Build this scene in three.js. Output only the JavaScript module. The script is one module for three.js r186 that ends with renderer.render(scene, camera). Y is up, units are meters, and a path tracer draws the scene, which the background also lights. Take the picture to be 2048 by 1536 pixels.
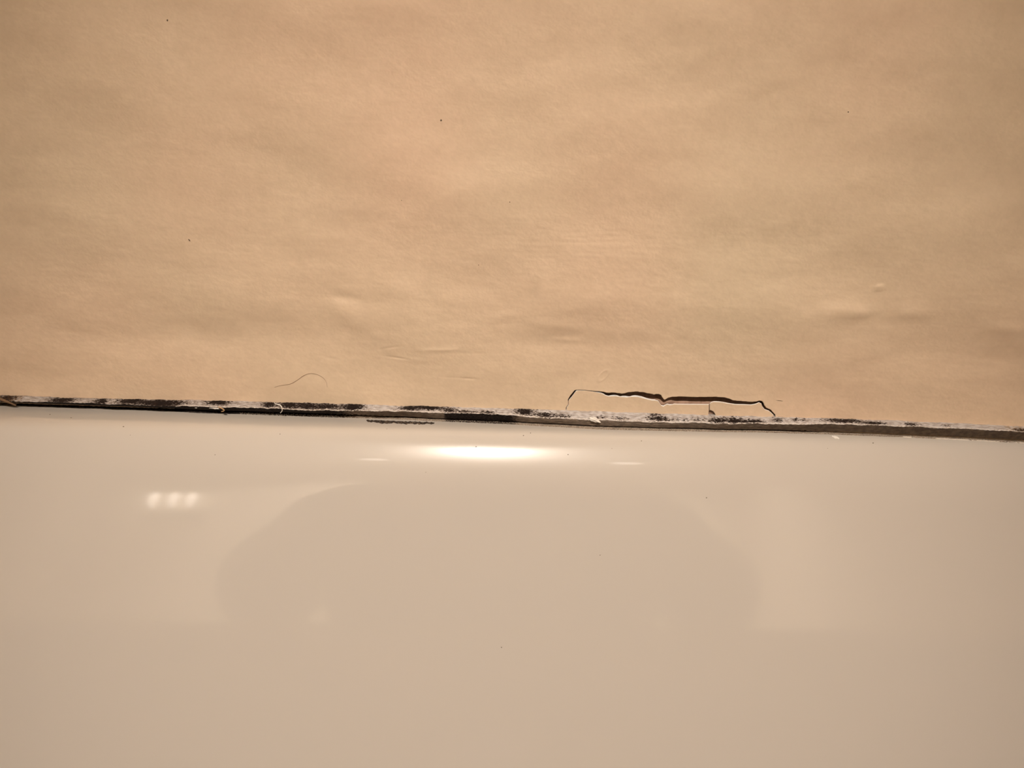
import * as THREE from 'three';
import { createNoise2D } from 'simplex-noise';
import { mergeGeometries } from 'three/addons/utils/BufferGeometryUtils.js';
import { MarchingCubes } from 'three/addons/objects/MarchingCubes.js';

// ---------------------------------------------------------------- camera, light, exposure
const RIM = 0.56;                                   // height of the bathtub rim above the floor
const TURN = 0.04863698;                            // the back wall is not quite parallel to the bathtub
const scene = new THREE.Scene();
scene.background = new THREE.Color(0x000000);
const camera = new THREE.PerspectiveCamera(51.94, 4 / 3, 0.01, 20);
{
  const p = 0.34626528, r = 0.01499888;             // pitched down 19.8 degrees, rolled 0.9
  camera.position.set(0, RIM + 0.165, 0.40);
  camera.up.set(-Math.sin(r), Math.cos(r) * Math.cos(p), -Math.cos(r) * Math.sin(p));
  camera.lookAt(0, RIM + 0.165 - Math.sin(p), 0.40 - Math.cos(p));
}
const renderer = new THREE.WebGLRenderer({ antialias: true });
renderer.toneMapping = THREE.LinearToneMapping;
renderer.toneMappingExposure = 1.0;
renderer.shadowMap.enabled = true;

const WARM = new THREE.Color().setRGB(1, 0.875, 0.76);
function spot(name, at, target, intensity, halfAngle, size) {
  const l = new THREE.SpotLight(WARM, intensity, 0, halfAngle, 1, 2);
  l.name = name; l.position.set(...at); l.target.position.set(...target);
  l.castShadow = true; l.shadow.radius = size / 0.02; l.shadow.mapSize.set(2048, 2048); l.shadow.bias = -0.0002;
  scene.add(l, l.target);
}
// unseen ceiling lights: a large one with a narrow beam towards the bathtub, two smaller ones added as fill
const LAMPS = [
  { at: [-0.075, 2.375, 1.555], to: [-0.005, RIM - 0.14, 0.0], cd: 35.2, half: 0.208, size: 0.11 },  // out of view; cone narrowed to dim the sides of the wall
  { at: [-0.55, 2.375, 2.0], to: [-0.74, 0.62, 2.28], cd: 41, half: 0.5, size: 0.06 },
  { at: [0.45, 2.375, 2.0], to: [0.5, 0.5, 2.1], cd: 38, half: 0.5, size: 0.06 },
];
for (const l of LAMPS) spot('unseen_ceiling_beam', l.at, l.to, l.cd, l.half, l.size);

// ---------------------------------------------------------------- helpers
let seed = 7;
const rnd = () => { seed = (seed * 1664525 + 1013904223) >>> 0; return seed / 4294967296; };
const n1 = createNoise2D(rnd), n2 = createNoise2D(rnd), n3 = createNoise2D(rnd);
const { clamp, lerp, smoothstep } = THREE.MathUtils;
const srgb = (r, g, b) => new THREE.Color().setRGB(r / 255, g / 255, b / 255, THREE.SRGBColorSpace);
const used = new Map();
function numbered(name) { const k = used.get(name) || 0; used.set(name, k + 1); return k ? name + '_' + String(k).padStart(3, '0') : name; }
function mesh(name, geometry, material, parent) {
  const m = new THREE.Mesh(geometry, material); m.name = name; m.castShadow = m.receiveShadow = true;
  if (parent) parent.add(m);
  return m;
}
function thing(o, name, label, category, group) {
  o.name = numbered(name); o.userData.label = label; o.userData.category = category;
  if (group) o.userData.group = group;
  scene.add(o); return o;
}
function structure(o, name, label) { o.name = name; o.userData.kind = 'structure'; o.userData.label = label; o.userData.category = 'room'; scene.add(o); return o; }
const onWall = (o) => { o.position.set(0, RIM, 0); o.rotation.y = -TURN; return o; };   // x along the wall, y up from the rim, z out of the wall
function interp(table, x, c) {
  if (x <= table[0][0]) return table[0][c];
  for (let i = 1; i < table.length; i++) if (x <= table[i][0]) {
    const t = (x - table[i - 1][0]) / (table[i][0] - table[i - 1][0]); return lerp(table[i - 1][c], table[i][c], t * t * (3 - 2 * t));
  }
  return table[table.length - 1][c];
}
function lines(...spans) {                          // [from, to, step] spans joined into one increasing list
  const out = [];
  for (const [a, b, s] of spans) { const n = Math.max(1, Math.round((b - a) / s)); for (let i = 0; i < n; i++) out.push(a + (b - a) * i / n); }
  out.push(spans[spans.length - 1][1]); return out;
}
function grid(us, vs, f, uvOf) {                    // surface through f(u, v) on the lines us x vs
  const pos = [], uv = [], idx = [], n = us.length;
  for (const v of vs) for (const u of us) { pos.push(...f(u, v)); uv.push(...uvOf(u, v)); }
  for (let j = 0; j + 1 < vs.length; j++) for (let i = 0; i + 1 < n; i++) { const a = j * n + i; idx.push(a, a + 1, a + n + 1, a, a + n + 1, a + n); }
  const g = new THREE.BufferGeometry();
  g.setAttribute('position', new THREE.Float32BufferAttribute(pos, 3));
  g.setAttribute('uv', new THREE.Float32BufferAttribute(uv, 2));
  g.setIndex(idx); g.computeVertexNormals(); return g;
}
function tile(size, paint, color) {                 // a texture that repeats; paint(x, y, noise) with noise periodic over 0..1
  const data = new Uint8Array(size * size * 4);
  const tables = [...Array(8)].map(() => Float32Array.from({ length: 65536 }, rnd));
  const noise = (x, y, fx, fy, k) => {
    const X = x * fx, Y = y * fy, ix = Math.floor(X), iy = Math.floor(Y); let a = X - ix, b = Y - iy; a = a * a * (3 - 2 * a); b = b * b * (3 - 2 * b);
    const at = (i, j) => tables[k][((((j % fy) + fy) % fy) * 251 + (((i % fx) + fx) % fx)) & 65535];
    return lerp(lerp(at(ix, iy), at(ix + 1, iy), a), lerp(at(ix, iy + 1), at(ix + 1, iy + 1), a), b) * 2 - 1;
  };
  for (let j = 0; j < size; j++) for (let i = 0; i < size; i++) {
    const c = paint(i / size, j / size, noise), o = (j * size + i) * 4;
    for (let k = 0; k < 3; k++) data[o + k] = clamp(Math.round(c[k]), 0, 255);
    data[o + 3] = 255;
  }
  const t = new THREE.DataTexture(data, size, size); t.wrapS = t.wrapT = THREE.RepeatWrapping; t.magFilter = THREE.LinearFilter; t.minFilter = THREE.LinearFilter;
  if (color) t.colorSpace = THREE.SRGBColorSpace;
  t.needsUpdate = true; return t;
}

// ---------------------------------------------------------------- materials
const wallColor = tile(1024, (x, y, n) => {         // 0.5 m of matt beige paint: faint pink and olive blotches and fine mottling
  const big = n(x, y, 5, 5, 0) * 0.6 + n(x, y, 11, 13, 1) * 0.4, chroma = n(x, y, 4, 5, 2) * 0.6 + n(x, y, 9, 8, 3) * 0.5, fine = n(x, y, 180, 200, 4) + n(x, y, 90, 110, 5);
  const l = big * 2.2 + fine * 1.8 + n(x, y, 400, 420, 6) * 1.8;
  return [210 + l + chroma * 3.2, 185 + l - chroma * 2, 157 + l - chroma * 1.2];
}, true);
wallColor.repeat.set(2, 2);
const wallBump = tile(1024, (x, y, n) => {          // 0.16 m of roller and brush texture
  const v = n(x, y, 40, 56, 0) * 0.5 + n(x, y, 90, 120, 1) * 0.35 + n(x, y, 200, 240, 2) * 0.25 + n(x, y, 14, 90, 3) * 0.3;
  const c = 128 + v * 80; return [c, c, c];
});
wallBump.repeat.set(1 / 0.16, 1 / 0.16);
const paint = new THREE.MeshStandardMaterial({ map: wallColor, bumpMap: wallBump, bumpScale: 0.00016, roughness: 0.62, side: THREE.DoubleSide });
const enamel = new THREE.MeshPhysicalMaterial({ color: new THREE.Color().setRGB(0.517, 0.465, 0.405), roughness: 0.22, specularIntensity: 0.3, ior: 1.5, clearcoat: 1, clearcoatRoughness: 0.048, side: THREE.DoubleSide });
const plaster = new THREE.MeshStandardMaterial({ color: new THREE.Color().setRGB(0.80, 0.78, 0.74), roughness: 0.9, side: THREE.DoubleSide });
const board = new THREE.MeshStandardMaterial({
  map: tile(256, (x, y, n) => { const l = n(x, y, 8, 3, 0) * 14 + n(x, y, 60, 20, 1) * 9; return [152 + l, 124 + l, 106 + l]; }, true), roughness: 0.95, side: THREE.DoubleSide,
});
board.map.repeat.set(16, 16);
const cream = new THREE.MeshStandardMaterial({ color: srgb(226, 216, 200), roughness: 0.8 });
const white = new THREE.MeshStandardMaterial({ color: srgb(236, 232, 224), roughness: 0.7 });

// ---------------------------------------------------------------- back wall: lifted, rippled and cracked paint skin over a board
// all lengths below in millimetres, measured along the wall from above the middle of the tub
const UP = [[29.39, 6.76], [29.47, 8.12], [30.53, 10], [30.42, 12.83], [31.7, 15.35], [34.02, 18.31], [35.13, 18.41], [38.92, 18.47], [43.19, 18.2], [46.8, 18.04], [48.77, 17.9], [51.08, 17.48], [54.66, 17.68], [57.94, 17.44], [58.94, 17.19], [60.55, 17.53], [62.46, 18.22], [66.34, 18.63], [70.25, 18.56], [72.9, 17.95], [75.19, 17.68], [76.2, 17.22], [77.15, 17.61], [78.77, 17.66], [79.97, 17.21], [80.72, 15.98], [81.93, 14.62], [84.43, 15.97], [86.33, 16.52], [91.18, 16.69], [97.02, 16.61], [102.82, 16.95], [108.61, 17.22], [113.14, 17.1], [115.78, 16.49], [118.48, 15.47], [121.72, 15.3], [124.33, 15.04], [128.21, 14.9], [130.75, 15.19], [132.3, 15.74], [133.61, 15.5], [134.7, 14.49], [135.33, 12.97], [136.66, 11.62], [138.82, 10.85], [140.29, 9.35], [141.69, 7.99], [142.48, 3.0]];
const LO = [[141.96, 3.0], [140.84, 7.58], [139.4, 8.8], [138.1, 9.88], [135.76, 10.58], [134.28, 12.14], [133.8, 13.52], [132.41, 14.38], [130.88, 13.63], [128.39, 12.91], [124.51, 12.99], [119.99, 12.97], [117.37, 13.3], [114.75, 13.63], [111.83, 14.11], [108.27, 14.13], [107.14, 13.74], [106.45, 12.94], [106.52, 11.12], [106.6, 9.43], [107.45, 9.32], [108.67, 8.79], [109.88, 7.14], [110.19, 3.0], [106.29, 3.0], [106.14, 8.07], [106.2, 9.48], [106.05, 11.1], [105.85, 12.43], [99.36, 12.34], [92.88, 12.12], [89.3, 12.06], [87.34, 12.13], [86.72, 11.76], [85.12, 11.49], [83.78, 11.87], [81.93, 10.53], [80.72, 10.91], [79.85, 12.08], [78.76, 13.52], [77.1, 13.89], [75.48, 13.83], [73.16, 14.31], [70.51, 14.92], [67.85, 15.54], [64.59, 15.56], [62, 15.12], [58.73, 15.22], [56.09, 15.55], [52.18, 15.28], [50.52, 15.64], [49.51, 16.31], [47.84, 16.95], [45.53, 17.3], [43.22, 17.71], [39.59, 18.1], [35.67, 18.01], [34.51, 17.41], [32.53, 14.32], [30.96, 12.36], [30.95, 9.88], [29.95, 7.99], [29.8, 3.0]];
const CRACK = [...UP, ...LO];
const HAIRLINE = [[139.6, 16.2], [142.1, 16.1], [144, 15.98], [145.9, 15.6], [144, 15.7], [142.1, 15.82]];
const crackDistance = (u, v) => Math.min(outlineDistance(CRACK, u, v), outlineDistance(HAIRLINE, u, v));
function outlineDistance(outline, u, v) {           // negative inside
  let best = 1e9, inside = false;
  for (let i = 0, j = outline.length - 1; i < outline.length; j = i++) {
    const [ax, ay] = outline[j], [bx, by] = outline[i], dx = bx - ax, dy = by - ay;
    const t = clamp(((u - ax) * dx + (v - ay) * dy) / (dx * dx + dy * dy || 1), 0, 1);
    best = Math.min(best, (u - ax - t * dx) ** 2 + (v - ay - t * dy) ** 2);
    if ((ay > v) !== (by > v) && u < (bx - ax) * (v - ay) / (by - ay) + ax) inside = !inside;
  }
  return Math.sqrt(best) * (inside ? -1 : 1);
}
const crackTop = (u) => interp(UP, u, 1);
const below = (u, v) => u > 29.6 && u < 142.2 && v < crackTop(u) - 0.15;

const BUMPS = [                                     // u, v, half length, half height, tilt, height (mm)
  [-88.5, 65.8, 9, 2.6, -0.14, -0.36], [-87, 56.5, 13, 6, -0.72, 0.42], [-103, 54, 12, 9, -0.6, -0.3], [-66, 64, 10, 5, 0, -0.16], [-48, 68, 9, 6, 0.9, -0.34], [-40, 63, 6, 8, 0, -0.2], [-33, 66, 6, 7, 0.3, 0.16],
  [168, 66, 13, 4.2, 0.12, 0.5], [177, 64.5, 5, 3, 0.2, 0.3], [202, 65.5, 9, 3.6, -0.05, 0.3], [252, 59, 11, 3.4, -0.05, 0.3],
  [-61.5, 33.4, 5.5, 0.55, -0.1, -0.2], [-56, 32.9, 7, 1.4, -0.1, 0.12], [-66, 39, 5, 0.6, 0.2, -0.1], [-23.5, 23.1, 3.2, 0.5, -0.05, -0.2], [-32, 23.4, 5, 0.5, 0, -0.07], [-98.5, 31.9, 3, 0.6, -0.3, -0.12], [-20, 37.5, 20, 0.9, 0.03, -0.03], [38, 38.8, 12, 0.8, -0.02, -0.03],
  [184.8, 78.5, 1.6, 1.4, 0, 0.35], [15, 76, 3, 8, 0, 0.2], [8, 70, 3, 8, 0, -0.16], [-72, 80, 1.2, 3, 0.2, 0.14],
  [20, 45, 40, 5, 0.02, -0.28], [70, 52, 30, 6, 0, 0.22], [-140, 45, 40, 8, 0.03, -0.3], [-10, 115, 30, 20, 0, 0.4], [60, 66, 40, 10, 0, 0.3],
  [-38, 39, 11, 1.2, 0.05, 0.16], [30, 46, 8, 1.3, 0, 0.16], [-5, 58, 14, 3, 0.15, 0.22], [22, 54, 12, 2.4, -0.1, 0.2],
];
const RINGS = [[48.8, 26.9, 3.6, 1.7, 0.9, 0.1], [-23.3, 84.8, 1.5, 1.5, 0, 0.16], [184.8, 78.2, 1.6, 1.3, 0, 0.2]];
function bulge(u, v) {                              // how far the paint stands off the plane of the wall, mm
  let h = 0;
  const free = smoothstep(v, 2, 28);             // near the sealant the paint lies flat
  h += free * (n1(u / 120, v / 70) * 1.1 + n2(u / 46, v / 26) * 0.26 + n3(u / 17, v / 9) * 0.06);
  h += 0.03 * smoothstep(v, 0, 6) * n1(u / 7 + 40, v / 3) * (0.4 + 0.6 * smoothstep(v, 20, 60));
  h += 1.0 * Math.exp(-(((v - 64) / 15) ** 2)) * (0.7 + 0.3 * n2(u / 90, 3)) - 0.5 * Math.exp(-(((v - 42) / 9) ** 2)) * (0.6 + 0.5 * n2(u / 60, 8));
  h += 0.6 * Math.exp(-Math.max(0, v) / 9) * smoothstep(v, 0, 6);
  for (const [bu, bv, a, b, tilt, amp] of BUMPS) {
    const du = u - bu, dv = v - bv; if (Math.abs(du) > 90 || Math.abs(dv) > 70) continue;
    const c = Math.cos(tilt), s = Math.sin(tilt), x = (du * c + dv * s) / a, y = (-du * s + dv * c) / b;
    h += amp * 1.7 * Math.exp(-x * x - y * y);
  }
  for (const [bu, bv, a, b, tilt, amp] of RINGS) {
    const du = u - bu, dv = v - bv; if (Math.abs(du) > 8 || Math.abs(dv) > 8) continue;
    const c = Math.cos(tilt), s = Math.sin(tilt), d = Math.hypot((du * c + dv * s) / a, (-du * s + dv * c) / b);
    h += amp * 1.3 * Math.exp(-(((d - 1) / 0.28) ** 2));
  }
  const w = Math.exp(-(((u - 26) / 46) ** 2) - (((v - 97) / 9) ** 2));
  if (w > 0.01) h += w * 0.06 * Math.sin(v * 2.3 + 2.2 * n2(u / 30, v / 12)) * (0.5 + 0.8 * n3(u / 22, v / 5));
  if (u > 25 && u < 147 && v < 30) {
    const edge = smoothstep(u, 27, 45) * (1 - smoothstep(u, 128, 146)) * smoothstep(v, 3, 7), top = crackTop(clamp(u, 29.6, 142));
    h += edge * (v > top ? 0.35 * Math.exp(-(v - top) / 5) * (1 - smoothstep(v, 20, 30)) : below(u, v) ? -0.15 : 0);
  }
  return h;
}
const wallBack = structure(onWall(new THREE.Group()), 'wall_back', 'beige painted wall with blistered and cracked paint above the bathtub');
{
  const us = lines([-950, -345, 25], [-345, 28, 1.6], [28, 147, 0.2], [147, 345, 1.6], [345, 950, 25]);
  const vs = lines([-4, 6, 0.6], [6, 20, 0.2], [20, 40, 0.35], [40, 112, 0.7], [112, 250, 2], [250, 1835, 30]);
  const nu = us.length, nv = vs.length, px = [], uv = [], sd = new Float32Array(nu * nv).fill(9), H = [];
  for (let j = 0; j < nv; j++) for (let i = 0; i < nu; i++) {
    const u = us[i], v = vs[j], h = bulge(u, v);
    px.push(u / 1000, v / 1000, h / 1000); uv.push(u / 1000, v / 1000);
    if (u > 27.5 && u < 147 && v < 21) sd[j * nu + i] = crackDistance(u, v);
  }
  const cut = new Map(), parts = [[], [], []], rim = [];
  const at = (a, b) => {                            // the vertex where the crack's outline crosses an edge of the grid
    const key = a < b ? a * 4e6 + b : b * 4e6 + a;
    if (!cut.has(key)) {
      const t = sd[a] / (sd[a] - sd[b]), k = px.length / 3;
      for (let c = 0; c < 3; c++) px.push(lerp(px[a * 3 + c], px[b * 3 + c], t));
      for (let c = 0; c < 2; c++) uv.push(lerp(uv[a * 2 + c], uv[b * 2 + c], t));
      cut.set(key, k);
    }
    return cut.get(key);
  };
  const put = (a, b, c) => {
    const u = (px[a * 3] + px[b * 3] + px[c * 3]) / 0.003, v = (px[a * 3 + 1] + px[b * 3 + 1] + px[c * 3 + 1]) / 0.003;
    parts[!below(u, v) ? 0 : u < 106.3 ? 1 : 2].push(a, b, c);
  };
  const tri = (a, b, c) => {
    const s = [a, b, c].filter((k) => sd[k] >= 0).length;
    if (s === 3) return put(a, b, c);
    if (s === 0) return;
    while (!(s === 1 ? sd[a] >= 0 : sd[a] < 0)) [a, b, c] = [b, c, a];
    const p = at(a, b), q = at(a, c);
    if (s === 1) { put(a, p, q); rim.push([p, q]); } else { put(p, b, c); put(p, c, q); rim.push([q, p]); }
  };
  for (let j = 0; j + 1 < nv; j++) for (let i = 0; i + 1 < nu; i++) { const a = j * nu + i; tri(a, a + 1, a + nu + 1); tri(a, a + nu + 1, a + nu); }
  const whole = new THREE.BufferGeometry();
  whole.setAttribute('position', new THREE.Float32BufferAttribute(px, 3)); whole.setAttribute('uv', new THREE.Float32BufferAttribute(uv, 2));
  whole.setIndex(parts.flat()); whole.computeVertexNormals();
  parts.forEach((index, k) => {                     // each part keeps only its own vertices
    const from = new Map(), idx = index.map((o) => { if (!from.has(o)) from.set(o, from.size); return from.get(o); }), g = new THREE.BufferGeometry();
    for (const [name, size] of [['position', 3], ['normal', 3], ['uv', 2]]) {
      const src = whole.attributes[name].array, dst = new Float32Array(from.size * size);
      for (const [o, n] of from) for (let c = 0; c < size; c++) dst[n * size + c] = src[o * size + c];
      g.setAttribute(name, new THREE.BufferAttribute(dst, size));
    }
    g.setIndex(idx);
    const m = mesh(k ? 'paint_flake' : 'paint_skin', g, paint, wallBack);
    if (k === 1) m.userData.label = 'long loose flake of beige paint under the crack';
    if (k === 2) m.userData.label = 'shorter loose flake of beige paint under the crack';
  });
  // the broken edge of the paint: a chalky ribbon going back from the outline of the crack
  const pos = [];
  for (const [a, b] of rim) {
    if (px[a * 3] > 0.1393 && px[a * 3 + 1] > 0.0154) continue;   // the hairline at the end has no broken edge
    const P = [a, b].map((k) => {
      const [x, y, z] = [px[k * 3], px[k * 3 + 1], px[k * 3 + 2]], low = y * 1000 < crackTop(x * 1000) - 0.5;
      const d = low ? (x > 0.086 && x < 0.1055 ? 0.0003 : x > 0.112 ? 0.0004 : 0.0005 + 0.0017 * clamp(n1(x * 160, 7) + 0.35, 0, 1)) : 0.0009;
      return [[x, y, z], [x, y + (low ? 0.0002 : 0), z - d]];
    });
    pos.push(...P[0][0], ...P[0][1], ...P[1][1], ...P[0][0], ...P[1][1], ...P[1][0]);
  }
  const g = new THREE.BufferGeometry(); g.setAttribute('position', new THREE.Float32BufferAttribute(pos, 3)); g.computeVertexNormals();
  mesh('torn_edge', g, plaster, wallBack).userData.label = 'white chalky broken edge of the paint';
  // the board behind, dented, and the body of the wall
  const bv = lines([-4, 24, 0.7]), bu = lines([20, 155, 0.9]);
  const bg = grid(bu, bv, (u, v) => [u / 1000, v / 1000, (lerp(-1.7, -4.6, clamp((v - 11) / 6, 0, 1)) + n2(u / 9, v / 4) * 0.4 + 1.1 * Math.exp(-(((u - 84) / 3) ** 2) - (((v - 13.5) / 2) ** 2)) + n1(u / 3, v / 2) * 0.1) / 1000], (u, v) => [u / 1000, v / 1000]);
  mesh('bare_board', bg, board, wallBack).userData.label = 'dark brown board bared by the crack';
  for (const [low, high, back] of [[0, 1.86, -0.0065], [-RIM - 0.03, 0, -0.06]]) {
    const core = new THREE.BoxGeometry(1.96, high - low, 0.1); core.translate(0, (low + high) / 2, back - 0.05);
    mesh('wall_core', core, cream, wallBack);
  }
}

// ---------------------------------------------------------------- bathtub
const RIM_DROP = -0.0009;
const PROFILE = (() => {                            // [z out of the wall, y above the rim] down the inside, over the bottom and up to the front rim
  const S = [-0.05, 0.006, 0.011, 0.0155, 0.0198, 0.027, 0.036, 0.045, 0.051, 0.1, 0.26];
  const T = [90, 88.5, 80, 58, 39, 35.5, 29.5, 24, 23, 22.5, 22];
  const step = 0.0005, n = Math.round(0.31 / step), ang = [];
  for (let i = 0; i <= n; i++) { const s = -0.05 + i * step; let k = 1; while (k < S.length - 1 && S[k] < s) k++; ang.push(lerp(T[k - 1], T[k], clamp((s - S[k - 1]) / (S[k] - S[k - 1]), 0, 1))); }
  const smooth = ang.map((_, i) => { let a = 0, c = 0; for (let k = -6; k <= 6; k++) if (ang[i + k] !== undefined) { a += ang[i + k]; c++; } return a / c; });
  const out = []; let z = -0.05, y = 0;
  for (let i = 0; i <= n; i++) {
    const t = smooth[i] * Math.PI / 180, s = -0.05 + i * step;
    if (i % (s < 0.13 ? 1 : 8) === 0) out.push([z, y]);
    z += Math.sin(t) * step; y -= Math.cos(t) * step;
  }
  const rest = new THREE.CatmullRomCurve3([[z, y], [0.14, -0.30], [0.175, -0.365], [0.24, -0.4], [0.4, -0.41], [0.58, -0.398], [0.635, -0.36], [0.66, -0.2], [0.675, -0.03], [0.69, -0.006], [0.71, 0], [0.75, 0], [0.766, -0.006], [0.772, -0.02], [0.772, -0.12], [0.772, -0.3], [0.772, -0.559]].map(([a, b]) => new THREE.Vector3(a, b, 0)), false, 'centripetal');
  for (const q of rest.getPoints(160).slice(1)) out.push([q.x, q.y]);
  return out;
})();
const tubY = (z) => { for (let i = 1; i < PROFILE.length; i++) if (PROFILE[i][0] >= z) return RIM + RIM_DROP + PROFILE[i][1]; return RIM; };
{
  const tub = thing(new THREE.Group(), 'bathtub', 'glossy cream-white bathtub with a rounded rim below the black-stained sealant', 'bathtub');
  const us = lines([-0.86, 0.86, 0.02]), vs = PROFILE.map((_, i) => i);
  const g = grid(us, vs, (u, i) => [u, Math.max(0, RIM + RIM_DROP + PROFILE[i][1] + 0.00022 * n1(u * 6, i / 260) * (i < 400 ? 1 : 0)), Math.max(PROFILE[i][0], u * Math.tan(TURN) - 0.0005)], (u, i) => [u, i / 500]);
  g.index.array.reverse(); g.computeVertexNormals();
  mesh('basin', g, enamel, tub);
}

// ---------------------------------------------------------------- sealant along the joint of wall and bathtub
// along the wall, height where it meets the wall, height of its ridge, how far its foot stands out on the rim (mm)
const BEAD = [[-960, 4.4, 3.4, 1.1], [-288.48, 4.44, 3.16, 1.1], [-269.91, 4.48, 3.51, 1.1], [-251.47, 4.21, 4.0, 1.1], [-230.68, 4.63, 3.97, 1.2], [-214.61, 4.74, 3.93, 1.2], [-193.45, 5.02, 3.78, 1.4], [-173.5, 5.41, 4.18, 2.48], [-141.83, 5.62, 4.4, 1.9], [-105.9, 5.99, 4.18, 1.64], [-70.26, 6.05, 5.14, 1.38], [-36.54, 6.36, 5.16, 2.6], [-8.55, 6.46, 5.57, 2.85], [20.91, 6.63, 4.29, 4.06], [48.03, 6.42, 4.1, 5.07], [74.98, 6.51, 3.92, 4.44], [107.13, 6.49, 4.21, 3.39], [137.96, 6.73, 5.03, 1.98], [171.72, 7.08, 6.25, 1.2], [205.32, 6.85, 6.32, 1.0], [238.68, 6.63, 6.0, 1.0], [271.95, 5.84, 5.7, 1.0], [960, 5.8, 5.4, 1.0]];
// mould, dirt and torn patches on the bead: photographed column, half width, place across the upper face, half height, strength
const MOULD = [[10, 18, .5, .6, 1], [125, 22, .5, .6, 1.05], [204, 12, .6, .5, 1], [265, 26, .4, .5, 1.05], [325, 46, .6, .5, 1], [355, 12, .4, .4, .8], [440, 22, .3, .4, 1], [545, 14, .4, .5, 1], [585, 20, .4, .55, 1], [622, 26, .5, .5, .85], [657, 32, .5, .5, .8], [712, 18, .5, .65, 1.2], [825, 20, .4, .55, 1.05], [860, 36, .3, .4, 1.05], [905, 13, .6, .45, .95], [935, 25, .85, .28, .85], [978, 20, .85, .3, .9], [1052, 20, .4, .45, 1.05], [1092, 20, .75, .35, .95], [1126, 16, .8, .3, .75], [1200, 12, .75, .2, .6], [1238, 16, .8, .25, .65], [1305, 10, .2, .16, .9], [1312, 22, .65, .28, .95], [1352, 24, .7, .1, .65], [1390, 14, .6, .3, .55], [1426, 16, .7, .4, 1.05], [1456, 18, .65, .38, 1.05], [1487, 26, .75, .24, 1.05], [1538, 8, .5, .32, .9], [1578, 22, .4, .22, .6], [1665, 40, .4, .4, .95], [1716, 22, .7, .35, .95], [1786, 12, .7, .35, .95], [1852, 12, .6, .22, .55], [1985, 18, .8, .35, .85], [2022, 28, .8, .35, .85]];
const column = (u) => 1024 + (u + 0.6) * 3.62 - (u > 0 ? u * u * 0.00013 : -u * u * 0.00007);   // wall millimetres to the columns above
{
  const W = 2048, Hh = 256, data = new Uint8Array(W * Hh * 4), rough = new Uint8Array(W * Hh * 4);
  const dark = [27, 18, 14], light = [190, 184, 181], grime = [118, 105, 93], black = [26, 20, 18], ochre = [150, 112, 70];
  for (let i = 0; i < W; i++) {
    const u = (i / W - 0.5) * 600, x = column(u);
    const blackUnder = clamp(Math.max(smoothstep(700 - x, -25, 25) * (x > 20 ? 1 : .5), smoothstep(x, 890, 900) * (1 - smoothstep(x, 1020, 1045))), 0, 1);
    for (let j = 0; j < Hh; j++) {
      const f = j / Hh, o = (j * W + i) * 4, tf = f / 0.45;
      const a = n1(u / 2.1, f * 13), b = n2(u / 0.7, f * 32), d2 = n3(u / 0.35 + 50, f * 60), c = n3(u / 5, f * 6), fib = n1(u / 4.5 + 9, f * 60);
      let col;
      if (f < 0.46) {
        let m = 0; const xw = x + 9 * n2(u / 3 + 20, f * 16) + 5 * n3(u / 1.1, f * 30), tw = tf + 0.16 * n1(u / 2.6, 30 + f * 12);
        for (const [bx, bw, bf, bh, s] of MOULD) { const d = ((xw - bx) / bw) ** 2 + ((tw - bf) / bh) ** 2; if (d < 5) m = Math.max(m, s * Math.exp(-d * 0.8)); }
        m += a * 0.26 + b * 0.24 + d2 * 0.14 + (x < 760 ? 0.1 : -0.02);
        const k = smoothstep(m, 0.44, 0.58), g = clamp(0.25 + c * 0.35 + fib * 0.3 + (x < 700 ? 0.22 : 0) + 0.4 * smoothstep(m, 0.2, 0.45), 0, 0.95);
        col = light.map((l, q) => lerp(lerp(l, grime[q], g * 0.8), dark[q] * (1 + 0.3 * b), k));
        if (fib > 0.7 && k < 0.4) col = col.map((v) => v * 0.7);
        if (x < 400) { const y = 0.05 + 0.03 * n2(u / 4, 1); if (Math.abs(tf - y) < 0.035) col = [70, 48, 34]; else if (tf < y - 0.03) col = [190, 168, 140]; }
        if (x < 40 || x > 1960) col = col.map((v, q) => lerp(v, ochre[q], 0.45 * clamp(a + 0.3, 0, 1)));
        if (tf > 0.84 && b + a * 0.6 > 0.25 && x > 360) col = [214, 204, 192];
      } else {
        const k = clamp(blackUnder + a * 0.35 * (blackUnder > 0.05 ? 1 : 0.35), 0, 1);  // black underside: mould, with the shade of the deep gap painted in
        col = grime.map((l, q) => lerp(l * (1.06 + 0.13 * c + 0.09 * b), black[q], k));
        if (f > 0.785 + 0.012 * a && f < 0.87) col = black;   // gap under the loose bead painted black, its shade and grime together
        if (f > 0.88 && b > 0.42 && x > 480) col = [176, 164, 144];
        if (f > 0.93 && x > 1780 && n1(u / 12, 3) + 0.4 * b > -0.2) col = [214, 204, 190];
      }
      for (let q = 0; q < 3; q++) data[o + q] = clamp(col[q], 0, 255);
      data[o + 3] = 255;
      const e = 128 + 60 * a + 40 * b + 20 * fib; rough[o] = rough[o + 1] = rough[o + 2] = clamp(e, 0, 255); rough[o + 3] = 255;
    }
  }
  const tex = (d, color) => { const t = new THREE.DataTexture(d, W, Hh); t.wrapS = t.wrapT = THREE.MirroredRepeatWrapping; t.magFilter = t.minFilter = THREE.LinearFilter; if (color) t.colorSpace = THREE.SRGBColorSpace; t.needsUpdate = true; return t; };
  const sealant = new THREE.MeshPhysicalMaterial({ map: tex(data, true), bumpMap: tex(rough), bumpScale: 0.00025, roughness: 0.85, specularIntensity: 0.35, side: THREE.DoubleSide });
  const us = lines([-955, -330, 8], [-330, 320, 0.5], [320, 955, 8]), rows = 56;
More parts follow.
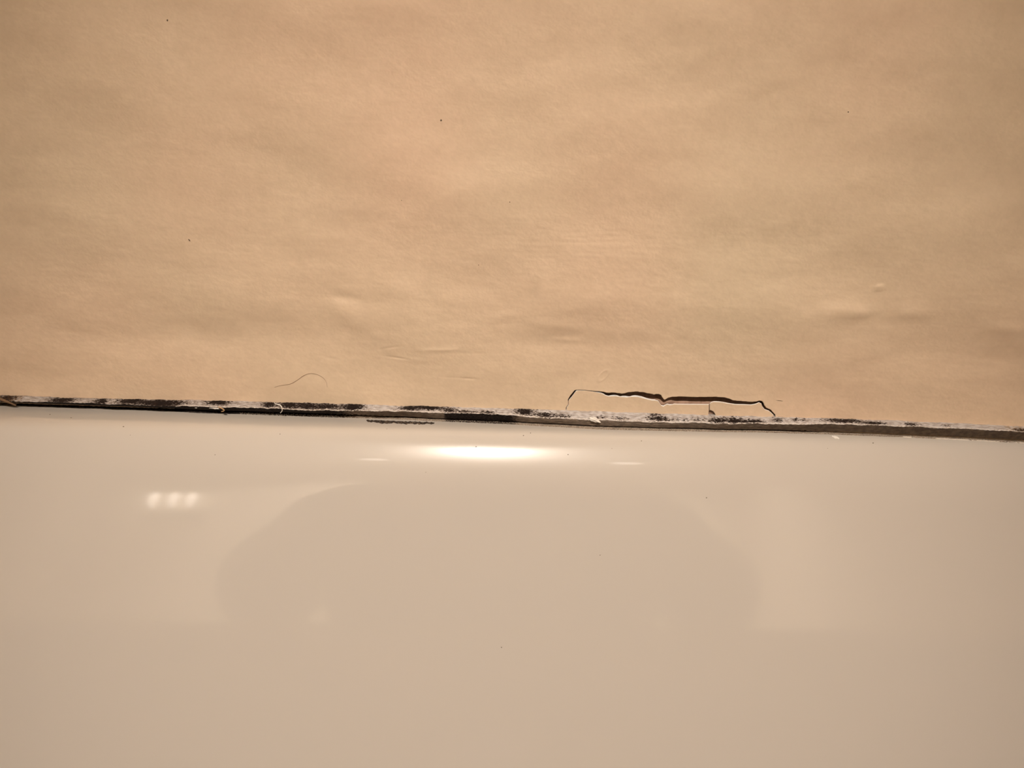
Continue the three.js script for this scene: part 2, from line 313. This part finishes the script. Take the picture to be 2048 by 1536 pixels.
  const shape = (u, k) => {                         // k runs 0..1 from the wall over the ridge, down to the gap and out to the smear on the rim
    const vt = interp(BEAD, u, 1) + 0.25 * n1(u / 14, 2) + 0.12 * n2(u / 2.5, 5), vr = interp(BEAD, u, 2) + 0.3 * n2(u / 11, 3) + 0.18 * n3(u / 2.2, 1), foot = interp(BEAD, u, 3), wr = 6.6 + 0.5 * n1(u / 25, 9);
    const vf = (tubY(u / 1000 * Math.sin(TURN) + foot / 1000) - RIM) * 1000, in_ = Math.min(foot, wr);
    const pts = [[-1.5, vt + 0.1], [0.9, vt], [wr * 0.55, lerp(vt, vr, 0.55) + 0.25], [wr, vr], [wr * 0.5 + foot * 0.5 + 0.1, lerp(vf + 1.6, vr, 0.5)], [in_ - 0.2, vf + 1.7], [in_ - 1.6, vf + 1.4], [in_ - 1.5, vf + 1.05], [foot - 0.3, vf + 0.8], [foot + 0.25, vf + 0.25], [foot + 0.15, vf - 1]];
    const ks = [0, 0.06, 0.25, 0.45, 0.62, 0.78, 0.83, 0.86, 0.9, 0.96, 1];
    let q = 1; while (q < ks.length - 1 && ks[q] < k) q++;
    const t = clamp((k - ks[q - 1]) / (ks[q] - ks[q - 1]), 0, 1), w = lerp(pts[q - 1][0], pts[q][0], t), v = lerp(pts[q - 1][1], pts[q][1], t);
    const r = 0.16 * n3(u / 3, k * 9) + 0.08 * n1(u / 0.9, k * 20), lump = k > 0.05 && k < 0.97 ? r : 0;
    return [u / 1000, (v + lump * 0.6) / 1000, (w + lump) / 1000];
  };
  const ks = lines([0, 1, 1 / rows]);
  const g = grid(us, ks, shape, (u, k) => [u / 600 + 0.5, k]);
  g.index.array.reverse(); g.computeVertexNormals();
  const bead = onWall(mesh('sealant_bead', g, sealant));
  thing(bead, 'sealant_bead', 'grey bead of sealant spotted with black mould between wall and bathtub', 'sealant');
}

// ---------------------------------------------------------------- small things on the wall, the sealant and the rim
const skin = (u, v) => bulge(u, v);                 // mm
function lump(r, seedAt, sx = 1, sy = 1, sz = 1) {  // a small irregular crumb
  const g = new THREE.IcosahedronGeometry(r, 2), p = g.attributes.position;
  for (let i = 0; i < p.count; i++) {
    const k = 1 + 0.35 * n1(p.getX(i) / r + seedAt, p.getY(i) / r) + 0.2 * n2(p.getZ(i) / r * 2, p.getX(i) / r * 2 + seedAt);
    p.setXYZ(i, p.getX(i) * k * sx, p.getY(i) * k * sy, p.getZ(i) * k * sz);
  }
  g.computeVertexNormals(); return g;
}
function strand(points, r, taper) {                 // a thin thread or hair through points given in metres
  const c = new THREE.CatmullRomCurve3(points.map((p) => new THREE.Vector3(...p))), g = new THREE.TubeGeometry(c, 90, r, 6), p = g.attributes.position;
  for (let i = 0; i <= 90; i++) {
    const m = c.getPointAt(i / 90), k = taper ? 0.45 + 0.55 * Math.sin(Math.PI * clamp(i / 90, 0.08, 0.92)) : 1;
    for (let j = 0; j <= 6; j++) { const q = i * 7 + j; p.setXYZ(q, m.x + (p.getX(q) - m.x) * k, m.y + (p.getY(q) - m.y) * k, m.z + (p.getZ(q) - m.z) * k); }
  }
  g.computeVertexNormals(); return g;
}
const darkHair = new THREE.MeshStandardMaterial({ color: srgb(112, 78, 48), roughness: 0.5 });
const crumbWhite = new THREE.MeshStandardMaterial({ color: srgb(226, 220, 210), roughness: 0.85 });
const dirt = new THREE.MeshStandardMaterial({ color: srgb(92, 76, 60), roughness: 0.9 });
const mouldMat = new THREE.MeshStandardMaterial({
  map: tile(256, (x, y, n) => { const k = smoothstep(n(x, y, 40, 9, 0) + n(x, y, 90, 20, 1) * 0.6, 0.25, 0.75); return [lerp(40, 120, k), lerp(30, 100, k), lerp(22, 78, k)]; }, true), roughness: 0.85,
});
{
  const pts = [[-130.43, 14.49], [-128.39, 15.43], [-124.44, 16.15], [-120.74, 17.14], [-117.24, 19.29], [-113.44, 22.02], [-110.04, 23.14], [-106.23, 22.54], [-103.31, 20.91], [-101.55, 18.37], [-101.19, 15.47]];
  thing(onWall(mesh('hair', strand(pts.map(([u, v]) => [u / 1000, v / 1000, (skin(u, v) + 0.12) / 1000]), 0.000085, true), darkHair)), 'hair', 'single curved brown hair stuck to the beige paint above the sealant', 'hair');
  const th = [[-129.4, 7.6, 5.6], [-128.6, 7.3, 6.6], [-126.9, 7.4, 7.6], [-125.3, 6.9, 7.9], [-124.6, 5.2, 7.9], [-125.1, 3.3, 7.2], [-126.3, 2.0, 6.6]];
  thing(onWall(mesh('thread', strand(th.map(([u, v, w]) => [u / 1000, v / 1000, w / 1000]), 0.00032, true), crumbWhite)), 'thread', 'short white curled fibre hanging over the mouldy sealant', 'fibre');
  // crumbs of sealant: along, up, out (mm), radius, stretch, turn
  const crumbs = [
    [45, 4.3, 7.0, 1.5, 2.0, 0.75, -0.35, 'white crumb of sealant hanging over the ridge of the bead below the cracked paint'],
    [-173.6, 2.9, 4.6, 1.0, 1.9, 0.6, 0.1, 'flat white chip wedged in the black gap under the sealant'],
    [-162.6, 3.3, 5.6, 1.2, 2.6, 0.55, -0.05, 'long white chip beside the tan fibre under the sealant'],
  ];
  for (const [u, v, w, r, sx, sy, rot, label] of crumbs) {
    const g = lump(r / 1000, u, sx, sy, 0.6); g.rotateZ(rot); g.translate(u / 1000, v / 1000, w / 1000);
    thing(onWall(mesh('sealant_crumb', g, crumbWhite)), 'sealant_crumb', label, 'crumb');
  }
  const tan = [[-160.6, 4.4, 6.8], [-158.6, 4.1, 7.6], [-157.2, 3.0, 7.4], [-158.2, 1.8, 6.4], [-159.6, 1.2, 5.6]];
  thing(onWall(mesh('fibre', strand(tan.map(([u, v, w]) => [u / 1000, v / 1000, w / 1000]), 0.00034, true), new THREE.MeshStandardMaterial({ color: srgb(186, 150, 108), roughness: 0.9 }))), 'fibre', 'tan shred sticking out of the black gap under the sealant', 'fibre');
  const peel = [[-292, 4.6, 3.4], [-287, 5.0, 5.4], [-283, 4.2, 6.4], [-279.5, 2.6, 6.2], [-276.5, 0.6, 5.2]];
  thing(onWall(mesh('peeled_sealant', strand(peel.map(([u, v, w]) => [u / 1000, v / 1000, w / 1000]), 0.0008, true), new THREE.MeshStandardMaterial({ color: srgb(112, 86, 62), roughness: 0.9 }))), 'peeled_sealant', 'brown peeling curl of sealant at the end of the blackened bead', 'sealant');
  const flat = lump(0.0011, 3, 1.5, 0.35, 0.9); flat.rotateY(-0.5);
  const chip = mesh('sealant_crumb', flat, crumbWhite); chip.position.set(0.1735, tubY(0.0125) + 0.0003, 0.0125); chip.rotation.x = 0.35;
  thing(chip, 'sealant_crumb', 'white chip lying loose on the rounded rim of the bathtub', 'crumb');
  // jagged dark scrap of mouldy sealant lying on the rim
  const rows = lines([-79.3, -42, 0.28]), pos = [], idx = [];
  rows.forEach((x, i) => {
    const t = i / (rows.length - 1), end = smoothstep(t, 0, 0.06) * (1 - smoothstep(t, 0.94, 1)), z = lerp(1.5, 3.6, t) + 0.25 * n1(x / 5, 4);
    const back = 0.35 * end * (1 + n2(x / 1.6, 1)) + 0.12, fore = 1.5 * end * (1.15 + 0.8 * n1(x / 8, 8) + 0.4 * n2(x / 2.4, 2) + 0.2 * n3(x / 0.9, 6)) + (t > 0.95 ? 0.9 : 0.2), h = 0.4 + 0.25 * n3(x / 2, 5) + 0.12;
    for (const [dz, up] of [[-back, 0], [-back * 0.7, h], [Math.max(fore, 0.1) * 0.7, h * 0.9], [Math.max(fore, 0.1), 0]]) pos.push(x / 1000, tubY((z + dz) / 1000) + up / 1000, (z + dz) / 1000);
    if (i) for (let k = 0; k < 3; k++) { const a = (i - 1) * 4 + k; idx.push(a, a + 1, a + 5, a, a + 5, a + 4); }
  });
  const g = new THREE.BufferGeometry(); g.setAttribute('position', new THREE.Float32BufferAttribute(pos, 3));
  g.setAttribute('uv', new THREE.Float32BufferAttribute(rows.flatMap((x, i) => [0, 0.3, 0.7, 1].flatMap((k) => [i / rows.length, k])), 2)); g.setIndex(idx); g.computeVertexNormals();
  mouldMat.side = THREE.DoubleSide;
  thing(mesh('sealant_scrap', g, mouldMat), 'sealant_scrap', 'thin jagged black scrap of mouldy sealant lying on the bathtub rim', 'scrap');
  const SPECKS = [[-18.5, 19.5, 0.45], [-21.6, 21.7, 0.4], [-44.4, 27.3, 0.4], [-155.6, 23.3, 0.35], [102.4, 32.4, 0.4], [192.3, 15.5, 0.5], [30.1, 21.7, 0.35], [-80.4, 13.9, 0.3], [-66.7, 10.8, 0.35], [-35.6, 14.0, 0.4], [10.3, 12.4, 0.35], [69.2, 16.0, 0.45], [53.3, 19.3, 0.3], [-59.3, 30.1, 0.25], [-207.4, 12.1, 0.45], [-201.9, 16.8, 0.45], [-239.9, 3.5, 0.4], [-253.7, -0.7, 0.4], [6.5, 14.2, 0.35], [167.5, 18.1, 0.35], [47.1, 44.2, 0.35], [-3.4, 62.7, 0.35], [-122.9, 15.5, 0.3], [110.3, 20.3, 0.25]];
  SPECKS.forEach(([x, z, r], i) => {
    const m = mesh('dirt_speck', lump(r * 0.8 / 1000, i * 3.7, 1.1, 0.6, 1), dirt); m.position.set(x / 1000, tubY(z / 1000), z / 1000);
    thing(m, 'dirt_speck', 'tiny dark speck of dirt stuck to the glossy bathtub', 'speck', 'specks on the bathtub');
  });
  const MARKS = [[-167.9, 94.3, .75, -0.9], [-36.3, 155, .8, 0], [156.3, 161.7, .5, 0], [-166, 198, .7, 0], [-56.8, 116.6, .35, 0], [-2.4, 117, .4, 0.5], [-18.1, 84.9, .35, 0]];
  MARKS.forEach(([u, v, r, rot], i) => {
    const gg = lump(r * 0.6 / 1000, i * 5.1 + 60, i ? 1 : 1.7, i ? 1 : 0.7, 0.35); gg.rotateZ(rot); gg.translate(u / 1000, v / 1000, skin(u, v) / 1000);
    thing(onWall(mesh('dirt_speck', gg, dirt)), 'dirt_speck', 'tiny brown speck of dirt stuck to the beige painted wall', 'speck', 'specks on the wall');
  });
}

// ---------------------------------------------------------------- room around it, outside the picture
{
  const box = (name, label, x, y, z, px, py, pz, m) => { const g = new THREE.BoxGeometry(x, y, z); g.translate(px, py, pz); return structure(mesh(name, g, m), name, label); };
  box('floor', 'pale bathroom floor', 2.7, 0.1, 2.7, -0.3, -0.05, 1.25, new THREE.MeshStandardMaterial({ color: srgb(190, 172, 150), roughness: 0.5 }));
  box('ceiling', 'white bathroom ceiling', 2.7, 0.1, 2.7, -0.3, 2.45, 1.25, white);
  box('wall_left', 'cream side wall of the bathroom', 0.1, 2.5, 2.7, -1.6, 1.2, 1.25, cream);
  box('wall_right', 'cream side wall of the bathroom', 0.1, 2.5, 2.7, 0.91, 1.2, 1.25, cream);
  box('wall_front', 'cream wall of the bathroom across from the bathtub', 2.7, 2.5, 0.1, -0.3, 1.2, 2.5, cream);
  box('wall_alcove', 'cream wall closing the end of the bathtub', 0.7, 2.5, 1.0, -1.21, 1.2, 0.4, cream);
  const glow = (k) => new THREE.MeshStandardMaterial({ color: srgb(255, 244, 228), emissive: WARM, emissiveIntensity: k, roughness: 0.5 });
  // ceiling lights, all out of view; the small pair is added fill
  LAMPS.forEach((l, i) => {
    const r = l.size, o = new THREE.Group(); o.position.set(l.at[0], 2.4, l.at[2]);
    const ring = new THREE.LatheGeometry([[r, 0], [r + 0.02, 0], [r + 0.02, -0.012], [r + 0.012, -0.018], [r, -0.014]].map(([a, b]) => new THREE.Vector2(a, b)), 48);
    mesh('trim_ring', ring, white, o);
    const lens = new THREE.LatheGeometry([[0, -0.016], [r * 0.6, -0.015], [r, -0.01], [r, -0.002], [0, -0.002]].map(([a, b]) => new THREE.Vector2(a, b)), 48);
    mesh('diffuser', lens, glow(5), o);
    thing(o, 'unseen_ceiling_light', ['large round flush ceiling light out of view, lighting the wall and bathtub', 'small round ceiling light added as fill, on the left', 'small round ceiling light added as fill, on the right'][i], 'light');
  });
  // three-bulb lamp on the wall across from the bathtub
  const lamp = new THREE.Group(); lamp.position.set(-1.22, 1.3, 2.45);
  const plateMetal = new THREE.MeshStandardMaterial({ color: srgb(150, 140, 128), roughness: 0.4, metalness: 0.8 });
  const plate = new THREE.BoxGeometry(0.22, 0.03, 0.02); plate.translate(0, -0.075, -0.011); mesh('back_plate', plate, plateMetal, lamp);
  for (const dx of [-0.07, 0.004, 0.07]) {          // slim upright candle bulbs
    const bulb = new THREE.LatheGeometry([[0, 0.06], [0.006, 0.052], [0.013, 0.03], [0.017, 0], [0.016, -0.03], [0.011, -0.06], [0, -0.062]].map(([a, b]) => new THREE.Vector2(a, b)), 24);
    bulb.translate(dx, 0, -0.06); mesh('bulb', bulb, glow(7), lamp);
    const arm = new THREE.CylinderGeometry(0.007, 0.007, 0.06, 12); arm.rotateX(Math.PI / 2); arm.translate(dx, -0.07, -0.045); mesh('arm', arm, plateMetal, lamp);
    const p = new THREE.PointLight(WARM, 0.004, 0, 2); p.position.set(lamp.position.x + dx, lamp.position.y, lamp.position.z - 0.06); p.castShadow = true; p.shadow.radius = 0.7; scene.add(p);
  }
  thing(lamp, 'wall_lamp', 'wall lamp with three slim upright bulbs', 'lamp');
}

// ---------------------------------------------------------------- the photographer, mirrored in the bathtub, and the phone
{
  const tilt = 0.34626528, phone = new THREE.Group(); phone.position.set(0, RIM + 0.165 + 0.0037, 0.4103); phone.rotation.x = -tilt;
  const slab = new THREE.ExtrudeGeometry((() => { const q = new THREE.Shape(), w = 0.077, h = 0.0375, r = 0.009; q.moveTo(-w + r, -h); q.lineTo(w - r, -h); q.quadraticCurveTo(w, -h, w, -h + r); q.lineTo(w, h - r); q.quadraticCurveTo(w, h, w - r, h); q.lineTo(-w + r, h); q.quadraticCurveTo(-w, h, -w, h - r); q.lineTo(-w, -h + r); q.quadraticCurveTo(-w, -h, -w + r, -h); return q; })(), { depth: 0.006, bevelSize: 0.001, bevelThickness: 0.001, bevelSegments: 2 });
  const graphite = new THREE.MeshStandardMaterial({ color: srgb(40, 40, 44), roughness: 0.4 });
  mesh('body', slab, graphite, phone);
  const lensRing = new THREE.TorusGeometry(0.006, 0.0012, 8, 24); lensRing.translate(0, 0, -0.001); mesh('lens_ring', lensRing, graphite, phone);
  thing(phone, 'smartphone', 'dark smartphone held up sideways by both hands', 'phone');

  function field(bones, lo, hi, cell, blend) {      // smooth union of tapered capsules [ax, ay, az, ra, bx, by, bz, rb]
    const size = Math.max(hi[0] - lo[0], hi[1] - lo[1], hi[2] - lo[2]), res = Math.min(110, Math.ceil(size / cell)), mc = new MarchingCubes(res, new THREE.MeshStandardMaterial(), false, false, 120000);
    mc.isolation = 0;
    const mid = lo.map((v, i) => (v + hi[i]) / 2), half = size / 2;
    for (let k = 0; k < res; k++) for (let j = 0; j < res; j++) for (let i = 0; i < res; i++) {
      const p = [i, j, k].map((q, c) => mid[c] + (q - res / 2) / (res / 2) * half); let d = 1e3;
      for (const [ax, ay, az, ra, bx, by, bz, rb] of bones) {
        const ux = bx - ax, uy = by - ay, uz = bz - az, t = clamp(((p[0] - ax) * ux + (p[1] - ay) * uy + (p[2] - az) * uz) / (ux * ux + uy * uy + uz * uz || 1), 0, 1);
        const e = Math.hypot(p[0] - ax - t * ux, p[1] - ay - t * uy, p[2] - az - t * uz) - lerp(ra, rb, t), h = clamp(0.5 + 0.5 * (d - e) / blend, 0, 1);
        d = lerp(d, e, h) - blend * h * (1 - h);
      }
      mc.field[i + j * res + k * res * res] = -d;
    }
    mc.update();
    const n = mc.count, g = new THREE.BufferGeometry(), P = new Float32Array(mc.positionArray.slice(0, n * 3));
    for (let i = 0; i < P.length; i++) P[i] = P[i] * half + mid[i % 3];
    g.setAttribute('position', new THREE.BufferAttribute(P, 3)); g.setAttribute('normal', new THREE.BufferAttribute(new Float32Array(mc.normalArray.slice(0, n * 3)), 3));
    return g;
  }
  const person = new THREE.Group(), X = -0.03;
  const cloth = new THREE.MeshStandardMaterial({ color: srgb(58, 60, 70), roughness: 0.9, side: THREE.DoubleSide }), jeans = new THREE.MeshStandardMaterial({ color: srgb(60, 70, 92), roughness: 0.9, side: THREE.DoubleSide });
  const skinMat = new THREE.MeshStandardMaterial({ color: srgb(214, 168, 142), roughness: 0.6, side: THREE.DoubleSide }), hairMat = new THREE.MeshStandardMaterial({ color: srgb(50, 38, 30), roughness: 0.7, side: THREE.DoubleSide });
  const arms = [];
  for (const q of [-1, 1]) arms.push([X + q * 0.21, 0.86, 0.93, 0.066, X + q * 0.325, 0.64, 0.84, 0.068], [X + q * 0.325, 0.64, 0.84, 0.068, q * 0.125, 0.685, 0.53, 0.034]);
  mesh('top', field([...[-0.16, 0, 0.16].flatMap((q) => [[X + q, 0.5, 1.2, 0.13, X + q, 0.72, 1.03, 0.13], [X + q, 0.72, 1.03, 0.13, X + q * 0.75, 0.84, 0.95, 0.095]]), [X - 0.2, 0.865, 0.93, 0.062, X + 0.2, 0.865, 0.93, 0.062], ...arms], [-0.5, 0.35, 0.45], [0.4, 1.0, 1.35], 0.012, 0.05), cloth, person).userData.label = 'dark long-sleeved top';
  const legs = [];
  for (const q of [-1, 1]) legs.push([X + q * 0.09, 0.47, 1.2, 0.1, X + q * 0.13, 0.075, 0.9, 0.068], [X + q * 0.13, 0.07, 0.9, 0.064, X + q * 0.12, 0.065, 1.3, 0.042]);
  mesh('trousers', field([[X - 0.07, 0.47, 1.2, 0.13, X + 0.07, 0.47, 1.2, 0.13], ...legs], [-0.4, 0, 0.8], [0.3, 0.65, 1.4], 0.012, 0.04), jeans, person).userData.label = 'blue trousers';
  const head = [[X, 0.9, 0.89, 0.05, X + 0.01, 0.97, 0.845, 0.048], [X + 0.02, 1.045, 0.825, 0.082, X + 0.02, 1.02, 0.8, 0.07], [X + 0.022, 0.97, 0.775, 0.04, X + 0.022, 0.955, 0.765, 0.028], [X + 0.022, 1.015, 0.735, 0.011, X + 0.022, 0.992, 0.717, 0.013], [X - 0.06, 1.015, 0.825, 0.014, X - 0.062, 0.99, 0.82, 0.011], [X + 0.1, 1.015, 0.825, 0.014, X + 0.102, 0.99, 0.82, 0.011]];
  const skinParts = [field(head, [-0.2, 0.85, 0.68], [0.12, 1.16, 0.95], 0.004, 0.016)];
  for (const q of [-1, 1]) {                        // hands gripping the short ends of the phone: palm, four fingers behind it, thumb before the screen
    const h = [[q * 0.122, 0.688, 0.52, 0.027, q * 0.104, 0.708, 0.455, 0.026], [q * 0.104, 0.708, 0.455, 0.026, q * 0.1, 0.73, 0.43, 0.02]];
    for (let f = 0; f < 4; f++) { const y = 0.75 - f * 0.019, z = 0.43 - f * 0.007, len = [0.92, 1, 0.95, 0.8][f]; h.push([q * 0.102, y - 0.008, z + 0.012, 0.0095, q * 0.094, y, z - 0.032, 0.009], [q * 0.094, y, z - 0.032, 0.009, q * (0.094 - 0.03 * len), y + 0.002, z - 0.04, 0.008]); }
    h.push([q * 0.1, 0.715, 0.46, 0.012, q * 0.082, 0.745, 0.455, 0.0105], [q * 0.082, 0.745, 0.455, 0.0105, q * 0.058, 0.758, 0.44, 0.009]);
    skinParts.push(field(h, [Math.min(q * 0.04, q * 0.16), 0.64, 0.36], [Math.max(q * 0.04, q * 0.16), 0.79, 0.56], 0.003, 0.008));
  }
  mesh('body', mergeGeometries(skinParts), skinMat, person);
  mesh('hair', field([[X + 0.02, 1.075, 0.845, 0.087, X + 0.02, 1.03, 0.87, 0.08], [X + 0.02, 1.09, 0.8, 0.06, X + 0.02, 1.1, 0.83, 0.07]], [-0.2, 0.9, 0.7], [0.12, 1.22, 1.0], 0.006, 0.02), hairMat, person).userData.label = 'short dark hair';
  thing(person, 'person', 'person in a dark top kneeling outside the bathtub, holding up a smartphone', 'person');
}
renderer.render(scene, camera);
